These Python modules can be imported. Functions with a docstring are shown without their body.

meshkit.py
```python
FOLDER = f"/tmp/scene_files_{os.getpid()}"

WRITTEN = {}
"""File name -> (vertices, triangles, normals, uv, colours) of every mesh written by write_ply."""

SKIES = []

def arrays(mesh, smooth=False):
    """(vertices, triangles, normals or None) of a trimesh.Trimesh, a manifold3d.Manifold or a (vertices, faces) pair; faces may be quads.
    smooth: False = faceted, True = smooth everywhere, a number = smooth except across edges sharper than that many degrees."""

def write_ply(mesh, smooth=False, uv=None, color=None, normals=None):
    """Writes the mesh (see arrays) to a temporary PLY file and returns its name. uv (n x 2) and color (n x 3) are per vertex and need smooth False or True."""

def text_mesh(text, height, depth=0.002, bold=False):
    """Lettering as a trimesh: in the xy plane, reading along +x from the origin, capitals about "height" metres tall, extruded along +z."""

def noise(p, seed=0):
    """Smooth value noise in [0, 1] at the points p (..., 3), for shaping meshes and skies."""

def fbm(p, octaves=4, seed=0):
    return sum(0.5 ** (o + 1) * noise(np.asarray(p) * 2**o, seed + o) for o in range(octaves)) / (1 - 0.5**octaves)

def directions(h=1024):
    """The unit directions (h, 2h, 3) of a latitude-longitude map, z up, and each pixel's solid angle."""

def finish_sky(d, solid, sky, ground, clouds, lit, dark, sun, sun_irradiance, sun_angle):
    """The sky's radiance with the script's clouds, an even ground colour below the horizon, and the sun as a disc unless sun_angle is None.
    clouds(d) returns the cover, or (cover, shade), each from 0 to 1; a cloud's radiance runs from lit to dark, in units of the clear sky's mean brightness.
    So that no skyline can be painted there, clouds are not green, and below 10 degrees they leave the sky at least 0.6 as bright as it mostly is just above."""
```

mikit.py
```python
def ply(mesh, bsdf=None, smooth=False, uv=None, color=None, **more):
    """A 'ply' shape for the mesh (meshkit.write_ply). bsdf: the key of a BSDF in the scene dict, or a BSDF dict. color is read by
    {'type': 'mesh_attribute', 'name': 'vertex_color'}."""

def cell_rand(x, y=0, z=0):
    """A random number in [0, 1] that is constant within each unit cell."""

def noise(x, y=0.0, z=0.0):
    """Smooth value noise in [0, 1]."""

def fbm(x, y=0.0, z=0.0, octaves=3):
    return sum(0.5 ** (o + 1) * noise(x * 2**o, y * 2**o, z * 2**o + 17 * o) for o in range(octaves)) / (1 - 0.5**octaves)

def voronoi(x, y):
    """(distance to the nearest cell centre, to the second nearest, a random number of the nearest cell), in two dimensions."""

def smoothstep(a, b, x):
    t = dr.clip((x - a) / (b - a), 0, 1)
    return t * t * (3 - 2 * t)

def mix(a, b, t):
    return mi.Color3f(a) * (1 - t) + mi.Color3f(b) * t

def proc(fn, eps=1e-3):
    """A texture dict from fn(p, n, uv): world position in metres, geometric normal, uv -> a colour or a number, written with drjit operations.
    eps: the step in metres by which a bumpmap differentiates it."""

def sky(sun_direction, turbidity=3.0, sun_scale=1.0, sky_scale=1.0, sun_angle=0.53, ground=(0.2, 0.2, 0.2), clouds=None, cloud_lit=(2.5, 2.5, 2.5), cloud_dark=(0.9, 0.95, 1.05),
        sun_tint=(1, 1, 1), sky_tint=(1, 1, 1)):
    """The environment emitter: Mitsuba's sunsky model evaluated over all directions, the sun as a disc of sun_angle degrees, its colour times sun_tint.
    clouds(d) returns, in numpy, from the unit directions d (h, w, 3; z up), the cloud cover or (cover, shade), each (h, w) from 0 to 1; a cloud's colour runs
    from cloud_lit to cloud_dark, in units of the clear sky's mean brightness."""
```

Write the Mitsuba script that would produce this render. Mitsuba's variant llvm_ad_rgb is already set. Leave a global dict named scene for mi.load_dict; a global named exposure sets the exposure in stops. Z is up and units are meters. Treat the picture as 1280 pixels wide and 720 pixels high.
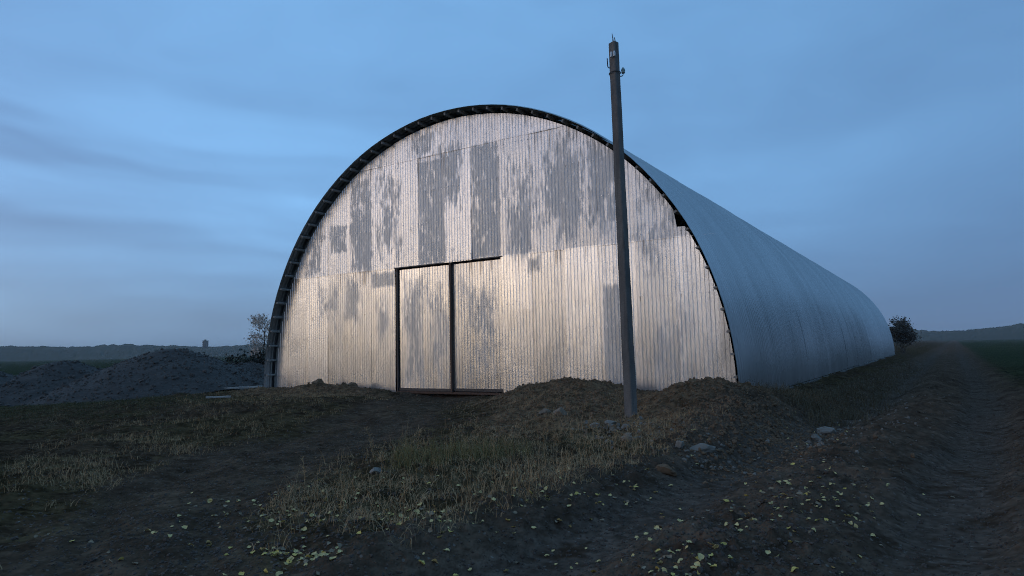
import math, random
import numpy as np
import trimesh
import drjit as dr
import mitsuba as mi
import mikit, meshkit
from mikit import ply, proc, noise, fbm, voronoi, cell_rand, smoothstep, mix

rng = np.random.default_rng(7)
random.seed(7)
T = mi.ScalarTransform4f
scene, labels = {'type': 'scene'}, {}

# ------------------------------------------------------------------ camera
# world: x along the gable of the hangar, y away along its length, z up; gable base centre at the origin
CAM = np.array([13.259, -16.771, 1.204])
YAW, PITCH, ROLL = -0.56975, 0.09052, -0.02182
RT = np.array([math.cos(YAW), -math.sin(YAW), 0.0])
FW0 = np.array([math.sin(YAW), math.cos(YAW), 0.0])
FW = math.cos(PITCH) * FW0 + math.sin(PITCH) * np.array([0, 0, 1.0])
UP = -math.sin(PITCH) * FW0 + math.cos(PITCH) * np.array([0, 0, 1.0])
UP = -math.sin(ROLL) * RT + math.cos(ROLL) * UP
scene['camera'] = {'type': 'perspective', 'fov': 2 * math.degrees(math.atan(640 / 835.3)), 'fov_axis': 'x',
                   'near_clip': 0.05, 'far_clip': 20000.0,
                   'to_world': T().look_at(origin=CAM.tolist(), target=(CAM + FW).tolist(), up=UP.tolist()),
                   'medium': {'type': 'ref', 'id': 'dusk_air'}}

# ------------------------------------------------------------------ sky: dusk, veil of thin cloud, low sun behind the camera to its left
exposure = 2.5
SUN = np.array([-0.62, -0.80, 0.175])
SUN = SUN / np.linalg.norm(SUN)


def veil(d):
    x, y, z = d[..., 0], d[..., 1], d[..., 2]
    el = np.degrees(np.arcsin(np.clip(z, -1, 1)))
    az = np.arctan2(x, y)
    warp = meshkit.fbm(np.stack([az * 2.4, el * 0.10, 0 * el], -1), 4, 3)
    band = meshkit.fbm(np.stack([az * 1.8 + warp * 1.2, el * 0.27 + warp * 0.9 + az * 0.3, 0 * el + 5], -1), 4, 14)
    fine = meshkit.fbm(np.stack([az * 11.0 + warp * 3, el * 0.42 + warp * 2.5, 0 * el + 9], -1), 5, 23)
    low = np.exp(-np.maximum(el, 0) / 9.0)
    east = 0.5 + 0.5 * np.sin(az + 0.55)                     # the veil thickens towards the north-east
    streak = np.exp(-((el - 11) / 9.0) ** 2) * np.clip(2.0 * (1 - east) ** 2, 0, 1.15)
    soft = meshkit.fbm(np.stack([az * 3.0 + warp, el * 0.07 + warp * 0.8, 0 * el + 31], -1), 4, 43)
    shade = -0.08 + 0.42 * low + 0.12 * low * east + 0.42 * np.clip(east - 0.45, 0, 1) * np.exp(-((el - 10) / 12.0) ** 2) + 1.6 * (band - 0.46) * streak + 0.74 * east + 0.40 * (soft - 0.5) * np.exp(-((el - 22) / 16.0) ** 2) + 0.16 * (fine - 0.5) * (1.1 - 0.85 * east)
    ang = np.degrees(np.arccos(np.clip(d @ SUN, -1, 1)))
    cover = 0.93 * (1 - 0.93 * np.exp(-(ang / 82.0) ** 2))
    return cover, np.clip(shade, 0, 1)


scene['sky'] = mikit.sky(SUN.tolist(), turbidity=3.0, sun_scale=0.002, sky_scale=1.0, sun_angle=16.0, sun_tint=(1.0, 1.0, 1.2), sky_tint=(0.83, 0.825, 1.20),
                         ground=(0.05, 0.05, 0.05), clouds=veil, cloud_lit=(1.08, 2.50, 4.35), cloud_dark=(0.27, 0.62, 1.30))


# ------------------------------------------------------------------ helpers
def T4(loc=(0, 0, 0), rz=0, sc=1.0, rx=0, ry=0):
    return T().translate(list(map(float, loc))).rotate([0, 0, 1], float(rz)).rotate([0, 1, 0], float(ry)).rotate([1, 0, 0], float(rx)).scale(sc if not np.isscalar(sc) else [float(sc)] * 3)


def number(key):
    if key not in scene and key not in labels:
        return key
    k = 1
    while f'{key}_{k:03d}' in scene or f'{key}_{k:03d}' in labels:
        k += 1
    return f'{key}_{k:03d}'


_count = {}


def part(parent, name, mesh, bsdf, smooth=False, kind=None, label=None, **kw):
    base = f'{parent}__{name}'
    n = _count.get(base, 0)
    _count[base] = n + 1
    key = base if n == 0 else f'{base}_{n:03d}'
    scene[key] = mesh if isinstance(mesh, dict) else ply(mesh, bsdf, smooth, **kw)
    lab = {}
    if kind:
        lab['kind'] = kind
    if label:
        lab['label'] = label
    if lab:
        labels[key] = lab
    return key


def thing(name, label, cat, group=None, kind=None, mesh=None, bsdf=None, smooth=False):
    key = number(name)
    labels[key] = {'label': label, 'category': cat}
    if group:
        labels[key]['group'] = group
    if kind:
        labels[key]['kind'] = kind
    if mesh is not None:
        scene[key] = mesh if isinstance(mesh, dict) else ply(mesh, bsdf, smooth)
    return key


def box(x0, x1, y0, y1, z0, z1):
    b = trimesh.creation.box([x1 - x0, y1 - y0, z1 - z0])
    b.apply_translation([(x0 + x1) / 2, (y0 + y1) / 2, (z0 + z1) / 2])
    return b


def cat(ms):
    return trimesh.util.concatenate(ms)


def grid_mesh(P):
    """P (m, n, 3) -> (vertices, triangles)"""
    m, n = P.shape[:2]
    i = np.arange(m * n).reshape(m, n)
    a, b, c, d = i[:-1, :-1].ravel(), i[:-1, 1:].ravel(), i[1:, 1:].ravel(), i[1:, :-1].ravel()
    return P.reshape(-1, 3), np.vstack([np.stack([a, b, c], 1), np.stack([a, c, d], 1)])


def tube(pts, rad, sides=7, closed_ends=True):
    pts = np.asarray(pts, float)
    rad = np.broadcast_to(np.asarray(rad, float), (len(pts),))
    tan = np.gradient(pts, axis=0)
    tan /= np.linalg.norm(tan, axis=1)[:, None] + 1e-12
    ref = np.array([0.31, 0.17, 0.93]) if abs(tan[0, 2]) < 0.8 else np.array([0.9, 0.3, 0.1])
    n1 = np.cross(tan, ref)
    n1 /= np.linalg.norm(n1, axis=1)[:, None]
    n2 = np.cross(tan, n1)
    a = np.linspace(0, 2 * np.pi, sides, endpoint=False)
    P = pts[:, None] + rad[:, None, None] * (np.cos(a)[None, :, None] * n1[:, None] + np.sin(a)[None, :, None] * n2[:, None])
    v = P.reshape(-1, 3)
    f = []
    for i in range(len(pts) - 1):
        for j in range(sides):
            k = (j + 1) % sides
            f += [[i * sides + j, i * sides + k, (i + 1) * sides + k], [i * sides + j, (i + 1) * sides + k, (i + 1) * sides + j]]
    if closed_ends:
        for end, s in ((0, 1), (len(pts) - 1, -1)):
            for j in range(1, sides - 1):
                t = [end * sides, end * sides + j, end * sides + j + 1]
                f.append(t[::s])
    return trimesh.Trimesh(v, np.array(f), process=False)


def rock(seed, sx, sy, sz, sub=2, rough=0.35):
    m = trimesh.creation.icosphere(subdivisions=sub)
    v = m.vertices
    v = v * (1 + rough * (meshkit.fbm(v * 1.1 + seed * 7.3, 4, seed)[:, None] - 0.5) * 2)
    r = np.random.default_rng(seed)
    for _ in range(7):                       # broken faces
        n = r.normal(size=3)
        n /= np.linalg.norm(n)
        c = r.uniform(0.55, 0.8)
        d = v @ n
        v = v - np.maximum(d - c, 0)[:, None] * n
    m.vertices = v * [sx, sy, sz]
    return m


# ------------------------------------------------------------------ the lie of the land
def sstep(a, b, x):
    t = np.clip((x - a) / (b - a), 0, 1)
    return t * t * (3 - 2 * t)


def bump(x, y, cx, cy, rx, ry, rot=0.0):
    c, s = math.cos(rot), math.sin(rot)
    u, v = (x - cx) * c + (y - cy) * s, -(x - cx) * s + (y - cy) * c
    return np.exp(-(u / rx) ** 2 - (v / ry) ** 2)


def road_u(x, y):
    """metres right of the middle of the muddy road that runs past the hangar"""
    mid = 11.75 + 0.062 * (y + 10) + 0.012 * np.maximum(y + 6, 0) - 0.000 * y
    return x - np.where(y > 4, 11.75 + 0.062 * 14 + 0.012 * 10 + 0.012 * (y - 4), mid)


def track_u(x, y):
    """metres across the track that leads to the door"""
    cy = np.array([-40, -20, -14.5, -12.44, -9.86, -5.14, 0, 3.0])
    cx = np.array([24, 14.5, 8.9, 5.7, 3.9, 2.1, -0.2, -0.4])
    return (x - np.interp(y, cy, cx)) * 0.82


def ground(x, y, detail=True):
    x, y = np.asarray(x, float), np.asarray(y, float)
    p = np.stack([x, y, 0 * x], -1)
    r = np.hypot(x - CAM[0], y - CAM[1])
    near = 1 - sstep(60, 160, r)
    z = -0.43 + 0.27 * sstep(-9.5, -2.0, y) * sstep(-16, -9, x) * (1 - sstep(9.2, 11.5, x))
    z = z + 0.10 * bump(x, y, 7.0, -9.4, 3.2, 2.0)                               # grassy rise between the tracks
    m1 = bump(x, y, 4.9, -1.1, 1.9, 1.7) + 0.35 * bump(x, y, 6.6, -4.0, 1.5, 2.3, 0.5)
    m2 = bump(x, y, 8.9, -2.6, 1.15, 1.5) + 0.45 * bump(x, y, 10.0, -4.9, 1.1, 1.8, 0.3) + 0.5 * bump(x, y, 9.7, -1.0, 0.8, 1.2)
    m3 = 0.26 * bump(x, y, -5.6, -0.5, 1.2, 0.8) + 0.20 * bump(x, y, -3.8, -0.4, 0.9, 0.7) + 0.15 * bump(x, y, -7.9, -0.6, 1.0, 0.9)
    mound = np.clip(0.52 * m1 + 0.52 * m2 + m3, 0, 0.75)
    z = z + mound
    z = z - 0.24 * bump(x, y, -0.3, -0.3, 2.2, 1.2) - 0.16 * bump(x, y, 10.9, -6.5, 0.55, 0.6) - 0.04 * bump(x, y, 8.0, -4.6, 0.45, 0.6)
    # muddy road with two ruts, a middle ridge and raised verges
    u = road_u(x, y)
    wob = 0.5 * (meshkit.fbm(np.stack([y * 0.22, 0 * y, 0 * y + 3], -1), 3, 5) - 0.5)
    u = u + wob
    rut = np.exp(-((np.abs(u - 0.1) - 1.25) / 0.50) ** 4)
    ridge = np.exp(-((u - 0.1) / 0.40) ** 2) + 0.8 * np.exp(-((u + 2.25) / 0.35) ** 2) + 0.6 * np.exp(-((u - 2.5) / 0.5) ** 2)
    onroad = near * (1 - sstep(3.2, 4.2, np.abs(u)))
    z = z + onroad * (-0.16 * rut + 0.10 * ridge)
    t = track_u(x, y)
    on2 = near * (1 - sstep(1.6, 2.6, np.abs(t))) * (1 - sstep(-1.5, 0.5, y)) * sstep(-19, -15, y)
    z = z + on2 * (-0.07 - 0.05 * np.exp(-((np.abs(t) - 0.75) / 0.3) ** 2))
    z = z - 0.05 * sstep(9.0, 10.2, x) * (y > 0) * near + near * 0.05 * np.exp(-((x - 11.1) / 0.5) ** 2) * sstep(1, 5, y) - 0.17 * near * np.exp(-((x - 9.7) / 0.75) ** 2) * sstep(1, 6, y)
    # unevenness
    z = z + near * 0.16 * (meshkit.fbm(p * 0.45, 3, 1) - 0.5)
    if detail:
        rough = 0.35 + 0.65 * np.clip(mound * 2.5 + ridge * onroad * 0.8 + 0.35, 0, 1)
        rough = rough * (1 - 0.85 * np.clip(rut * onroad, 0, 1)) * (1 - 0.5 * on2)
        fade = 1 - sstep(25, 70, r)
        z = z + fade * rough * (0.17 * (meshkit.fbm(p * 1.9 + 4, 3, 2) - 0.5) + 0.12 * (meshkit.fbm(p * 6.5, 3, 4) - 0.5))
        clod = np.clip(meshkit.noise(p * 11.0, 6) - 0.62, 0, 1)
        z = z + fade * rough * 0.10 * clod + fade * rough * 0.05 * (meshkit.noise(p * 17.0, 16) - 0.5) + fade * rough * 0.06 * (meshkit.fbm(p * 9.0 + 3, 3, 26) - 0.5)
    z = z + 1.5 * sstep(150, 900, r) * (meshkit.fbm(p * 0.004, 3, 8) - 0.55)
    return z


# ------------------------------------------------------------------ materials
def mat(name, d):
    scene[name] = d
    return name


def rgb(*c):
    return {'type': 'rgb', 'value': list(map(float, c if len(c) > 1 else c * 3))}


def soil_color(p, n, uv):
    x, y = p.x, p.y
    a = fbm(x * 0.55 + 3, y * 0.55, 0, 3)
    b = fbm(x * 2.6, y * 2.6, 7, 3)
    c = fbm(x * 14.0, y * 14.0, p.z * 14.0, 2)
    mud = mix((0.048, 0.033, 0.022), (0.160, 0.112, 0.076), b)
    brown = mix((0.13, 0.077, 0.041), (0.25, 0.157, 0.088), b)
    turf = mix((0.052, 0.038, 0.018), (0.12, 0.085, 0.042), b)

    def g(cx, cy, rx, ry):
        return dr.exp(-dr.square((x - cx) / rx) - dr.square((y - cy) / ry))
    # dug-out soil lies along the gable and in the two mounds
    dug = g(5.2, -1.6, 2.6, 2.2) + g(6.6, -4.2, 1.6, 2.6) + g(9.2, -2.6, 1.7, 2.4) + g(10.0, -4.9, 1.3, 2.1) + g(-5.5, -0.8, 3.4, 1.6)
    dug = smoothstep(0.30, 0.62, dug + 0.5 * (b - 0.5) + 0.3 * (a - 0.5))
    ru = x - (11.75 + 0.062 * (dr.minimum(y, 4.0) + 10)) - 0.012 * dr.maximum(y + 6, 0)
    road = 1 - smoothstep(2.1, 3.0, dr.abs(ru) + 0.9 * (a - 0.5) + 0.5 * (b - 0.5))
    tx = dr.select(y < -12.44, 5.7 + (-12.44 - y) * 1.57, dr.select(y < -9.86, 3.9 + (-9.86 - y) * 0.70, dr.select(y < -5.14, 2.1 + (-5.14 - y) * 0.38, -0.2 + (0 - y) * 0.45)))
    track = 1 - smoothstep(1.2, 2.2, dr.abs(x - tx) + 1.6 * (a - 0.5) + 0.6 * (b - 0.5))
    track = track * smoothstep(-19.0, -16.0, y)
    bare = dr.maximum(road, track * 0.75)
    turfy = smoothstep(0.42, 0.60, a * 0.6 + b * 0.4)
    col = mix(mix((0.052, 0.035, 0.021), (0.125, 0.083, 0.050), b), turf, turfy * 0.85)
    r = dr.sqrt(dr.square(x - 13.0) + dr.square(y + 16.0))
    field = smoothstep(24.0, 34.0, r + 8 * (a - 0.5)) * (1 - smoothstep(-10.5, -8.0, x) * (1 - smoothstep(12.0, 18.0, x)))
    grassland = mix((0.032, 0.052, 0.026), (0.055, 0.072, 0.036), fbm(x * 0.15, y * 0.15, 2, 3))
    col = mix(col, grassland, field * 0.9)
    col = mix(col, brown, dug)
    col = mix(col, mud, bare)
    lane = dr.exp(-dr.square(dr.square((dr.abs(ru - 0.1 + 0.5 * (a - 0.5)) - 1.25) / 0.5))) * smoothstep(0.30, 0.55, b + 0.3 * (c - 0.5) + 0.15)
    col = mix(col, mix((0.078, 0.062, 0.048), (0.128, 0.104, 0.084), c), lane * 0.6)      # trodden, drier clay in the wheel lanes
    # light crumbs and dry bits
    v1, v2, vr = voronoi(x * 17.0, y * 17.0)
    speck = dr.select((v1 < 0.20) & (vr > 0.90), 1.0, 0.0) * (1 - field)
    col = mix(col, (0.17, 0.155, 0.13), speck * 0.8)
    pit = smoothstep(0.36, 0.56, fbm(x * 7.0, y * 7.0, 21, 3))
    return col * (0.45 + 1.0 * c) * (1 - (1 - pit) * 0.45 * (1 - bare * 0.8))


def soil_bump(p, n, uv):
    return 0.6 * fbm(p.x * 18, p.y * 18, p.z * 18, 3) + 0.4 * noise(p.x * 60, p.y * 60, p.z * 60)


mat('soil', {'type': 'bumpmap', 'scale': 0.05, 'tex': proc(soil_bump, eps=4e-3),
             'bsdf': {'type': 'diffuse', 'reflectance': proc(soil_color)}})

# dulled areas of the gable: x0, x1, z0, z1, softness of the edge in metres, strength
PATCH = [(-1.48, -0.37, 4.1, 7.6, 0.05, 0.95), (0.74, 1.85, 4.1, 7.76, 0.05, 1.0), (-0.45, 0.25, 6.0, 7.7, 0.40, 1.0), (-3.3, -2.5, 4.6, 7.4, 0.5, 0.75), (2.2, 3.0, 4.1, 5.7, 0.38, 1.05), (2.3, 2.9, 5.3, 6.5, 0.5, 0.8),
         (3.55, 4.65, 5.0, 6.8, 0.40, 1.15), (3.8, 4.5, 4.4, 7.3, 0.4, 0.8), (5.0, 5.85, 4.6, 7.0, 0.32, 1.0), (-5.75, -4.95, 4.9, 5.9, 0.06, 1.1), (-7.1, -6.3, 4.2, 5.9, 0.2, 0.8), (-4.70, -3.72, 4.1, 7.4, 0.10, 0.95),
         (-1.75, -0.75, 7.9, 8.6, 0.15, 0.7), (-6.3, -5.5, 2.6, 3.5, 0.5, 0.8), (-5.0, -4.4, 2.4, 3.9, 0.25, 0.9), (-3.7, -2.55, 3.45, 4.0, 0.08, 1.0), (-3.4, -2.9, 1.5, 3.2, 0.4, 0.6), (-2.2, -1.4, 0.3, 3.6, 0.35, 0.75), (-1.3, -0.3, 0.0, 3.2, 0.5, 0.45), (0.2, 1.7, 0.0, 2.2, 0.6, 0.5),
         (0.45, 1.5, 1.6, 3.1, 0.45, 0.95), (2.85, 3.25, 3.5, 3.95, 0.15, 1.0), (5.3, 5.85, -0.2, 2.9, 0.10, 1.1), (6.5, 7.0, 3.1, 4.0, 0.3, 0.8), (7.3, 7.9, 4.3, 6.0, 0.3, 0.6), (6.7, 7.5, 0.4, 1.6, 0.6, 0.6), (6.6, 7.4, 5.2, 6.4, 0.4, 0.6)]


def weather(p):
    """how far the zinc of the gable has gone dull, 0 to 1, and a finer streak value"""
    x, z = p.x, p.z
    a = fbm(x * 2.2, z * 0.9, 3, 3)
    streak = fbm(x * 9.0, z * 0.7, 11, 3)
    flake = fbm(x * 16.0, z * 4.5, 5, 3)
    d = mi.Float(0)
    for (x0, x1, z0, z1, soft, amt) in PATCH:
        cx, cz, hx, hz = (x0 + x1) / 2, (z0 + z1) / 2, (x1 - x0) / 2, (z1 - z0) / 2
        s = dr.maximum(dr.abs(x - cx) - hx, (dr.abs(z - cz) - hz) * 0.6)
        d = dr.maximum(d, amt * (1 - smoothstep(-soft, soft, s)))
    i = dr.floor((x - 1.85) / 1.11)
    k = dr.select(z > 7.8, 2.0, dr.select(z > 4.1, 1.0, 0.0))
    r = cell_rand(i + 40, k, 7)
    dash = noise(x * 18.0, z * 3.2 + 40 * cell_rand(dr.floor(x / 0.111) + 300, 2, 1), 3) * 0.7 + 0.3 * noise(x * 18.0, z * 6.0, 8)
    up = dr.select(z > 4.08, 1.0, 0.0)                       # the upper tiers are older sheets than the lowest one
    m = 0.50 * d + (0.30 + 0.25 * up + 0.3 * d) * (flake - 0.5) + (0.20 + 0.15 * up) * (streak - 0.5) + (0.35 + 0.1 * up) * (a - 0.5) + (0.16 + 0.35 * up) * (dash - 0.5)
    return smoothstep(0.06, 0.46, m), streak, r, up


def zinc_color(p, n, uv):
    w, s, r, up = weather(p)
    bright = mix((0.58, 0.585, 0.585), (0.90, 0.90, 0.89), 0.70 * r + 0.30 * s)
    dull = mix((0.43, 0.445, 0.445), (0.60, 0.61, 0.61), s)
    c = mix(bright, dull, w)
    g = fbm(p.x * 12, p.z * 2.5, 9, 2)
    # dirt that has run down below the laps and fixings: narrow drips of uneven length
    drip = mi.Float(0)
    for zl, ln in ((7.78, 0.9), (4.08, 0.7), (6.6, 0.35), (2.55, 0.3)):
        t = (zl - p.z) / ln
        n_ = noise(p.x * 21.0 + zl * 7, p.z * 0.8, zl)
        drip = dr.maximum(drip, dr.select((t > 0) & (t < 1), smoothstep(0.66 + 0.25 * t, 0.80 + 0.25 * t, n_), 0.0))
    c = mix(c, (0.16, 0.14, 0.12), drip * 0.55)
    return c * (0.91 + 0.18 * g)


def zinc_rough(p, n, uv):
    w, s, r, up = weather(p)
    return 0.31 + 0.10 * w + 0.10 * (s - 0.5) + 0.05 * up


def zinc_metal(p, n, uv):
    w, s, r, up = weather(p)
    return 0.95 - 0.25 * w - 0.16 * up


mat('zinc', {'type': 'twosided', 'bsdf': {'type': 'principled', 'base_color': proc(zinc_color), 'roughness': proc(zinc_rough), 'metallic': proc(zinc_metal), 'specular': 0.5}})


def roof_color(p, n, uv):
    i = dr.floor(p.y / 1.0 + 0.001)
    r = cell_rand(i + 9, 3, 5)
    s = fbm(p.y * 5.0, p.z * 0.5, 3, 3)
    g = fbm(p.y * 1.3, p.z * 0.8, p.x * 0.4, 3)
    return mix((0.34, 0.36, 0.36), (0.51, 0.525, 0.525), 0.35 * r + 0.35 * s + 0.3 * g)


mat('roof_zinc', {'type': 'twosided', 'bsdf': {'type': 'principled', 'base_color': proc(roof_color), 'roughness': 0.30, 'metallic': 0.95}})


def concrete_color(p, n, uv):
    a = fbm(p.x * 6, p.y * 6, p.z * 2.0, 4)
    b = noise(p.x * 55, p.y * 55, p.z * 55)
    st = fbm(p.x * 14 + 5, p.y * 14, p.z * 0.6, 3)
    c = mix((0.085, 0.078, 0.070), (0.19, 0.175, 0.158), a)
    c = mix(c, (0.07, 0.066, 0.06), smoothstep(0.55, 0.75, st) * 0.6)
    return c * (0.85 + 0.3 * b)


mat('concrete', {'type': 'bumpmap', 'scale': 0.006, 'tex': proc(lambda p, n, uv: fbm(p.x * 30, p.y * 30, p.z * 30, 3), eps=2e-3),
                 'bsdf': {'type': 'principled', 'base_color': proc(concrete_color), 'roughness': 0.85, 'specular': 0.3}})


def rust_color(p, n, uv):
    a = fbm(p.x * 9, p.y * 9, p.z * 2.5, 4)
    return mix((0.055, 0.034, 0.026), (0.13, 0.075, 0.050), a)


mat('rusty_steel', {'type': 'principled', 'base_color': proc(rust_color), 'roughness': 0.65, 'metallic': 0.3})
mat('dark_steel', {'type': 'principled', 'base_color': rgb(0.07, 0.07, 0.072), 'roughness': 0.5, 'metallic': 0.6})


def wood_color(p, n, uv):
    a = fbm(p.x * 3.0, p.y * 3.0, p.z * 3.0, 3)
    b = fbm(p.x * 25, p.y * 25, p.z * 40, 2)
    return mix((0.18, 0.165, 0.145), (0.36, 0.335, 0.30), 0.5 * a + 0.5 * b)


mat('grey_wood', {'type': 'principled', 'base_color': proc(wood_color), 'roughness': 0.8, 'specular': 0.2})
mat('porcelain', {'type': 'principled', 'base_color': rgb(0.55, 0.58, 0.58), 'roughness': 0.25, 'specular': 0.5})
mat('glass_green', {'type': 'principled', 'base_color': rgb(0.16, 0.26, 0.26), 'roughness': 0.12, 'specular': 0.6})


def stone_mat(name, lo, hi):
    lo, hi = tuple(lo), tuple(hi)

    def f(p, n, uv):
        a = fbm(p.x * 12, p.y * 12, p.z * 12, 3)
        b = noise(p.x * 2.1, p.y * 2.1, p.z * 2.1)
        return mix(lo, hi, 0.6 * a + 0.4 * b)
    mat(name, {'type': 'principled', 'base_color': proc(f), 'roughness': 0.85, 'specular': 0.25})


stone_mat('pale_stone', (0.11, 0.098, 0.08), (0.25, 0.225, 0.185))
stone_mat('brown_stone', (0.13, 0.095, 0.065), (0.27, 0.21, 0.15))
stone_mat('gravel_stone', (0.024, 0.021, 0.018), (0.12, 0.106, 0.092))
stone_mat('heap_body', (0.024, 0.021, 0.018), (0.075, 0.067, 0.058))
stone_mat('clod', (0.080, 0.049, 0.028), (0.21, 0.138, 0.080))


def thin(name, lo, hi, freq=3.0, trans=0.5):
    lo, hi = tuple(lo), tuple(hi)

    def f(p, n, uv):
        return mix(lo, hi, fbm(p.x * freq, p.y * freq, p.z * freq, 3))
    mat(name, {'type': 'twosided', 'bsdf': {'type': 'principled', 'base_color': proc(f), 'roughness': 0.7, 'specular': 0.25}})


thin('straw', (0.25, 0.16, 0.078), (0.54, 0.37, 0.19), 5)
thin('olive_straw', (0.14, 0.11, 0.045), (0.30, 0.24, 0.095), 5)
thin('green_blade', (0.036, 0.042, 0.016), (0.10, 0.092, 0.036), 4)
thin('brown_twig', (0.05, 0.038, 0.028), (0.12, 0.095, 0.07), 6)
thin('leaf_pale', (0.46, 0.35, 0.13), (0.72, 0.58, 0.26), 40)
thin('leaf_yellow', (0.44, 0.33, 0.07), (0.70, 0.56, 0.17), 40)
thin('leaf_tan', (0.17, 0.13, 0.08), (0.32, 0.25, 0.16), 40)
thin('crown_leaf', (0.36, 0.28, 0.22), (0.68, 0.57, 0.48), 1.2)
thin('dark_leaf', (0.018, 0.022, 0.016), (0.045, 0.045, 0.03), 2.0)
thin('rush_green', (0.06, 0.05, 0.028), (0.16, 0.125, 0.07), 3)


def hill_color(p, n, uv):
    a = fbm(p.x * 0.02, p.y * 0.02, p.z * 0.05, 4)
    return mix((0.03, 0.038, 0.030), (0.08, 0.082, 0.055), a)


mat('woodland', {'type': 'diffuse', 'reflectance': proc(hill_color)})
mat('pale_wall', {'type': 'diffuse', 'reflectance': rgb(0.07, 0.07, 0.072)})
mat('dark_pane', {'type': 'diffuse', 'reflectance': rgb(0.05, 0.055, 0.06)})

# ------------------------------------------------------------------ the ground: one sheet, dense where it is near
AZ = lambda d: math.radians(d)
azs = np.unique(np.concatenate([np.linspace(-74, 9, 420), np.linspace(9, 286, 120)]))[:-1]
azs = np.radians(azs)
rs = np.concatenate([[0.0, 0.6, 1.2, 1.8], np.geomspace(2.3, 40, 470)[:], np.geomspace(40, 170, 130)[1:], np.geomspace(170, 3000, 40)[1:]])
R_, A_ = np.meshgrid(rs, np.append(azs, azs[0] + 2 * np.pi), indexing='ij')
gx, gy = CAM[0] + R_ * np.sin(A_), CAM[1] + R_ * np.cos(A_)
G = np.stack([gx, gy, ground(gx, gy)], -1)
v_, f_ = grid_mesh(G)
scene['ground'] = ply((v_, f_), 'soil', True)
labels['ground'] = {'kind': 'structure'}

# ------------------------------------------------------------------ the far hills
hz = np.radians(np.linspace(-76, 284, 1441))


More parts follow.
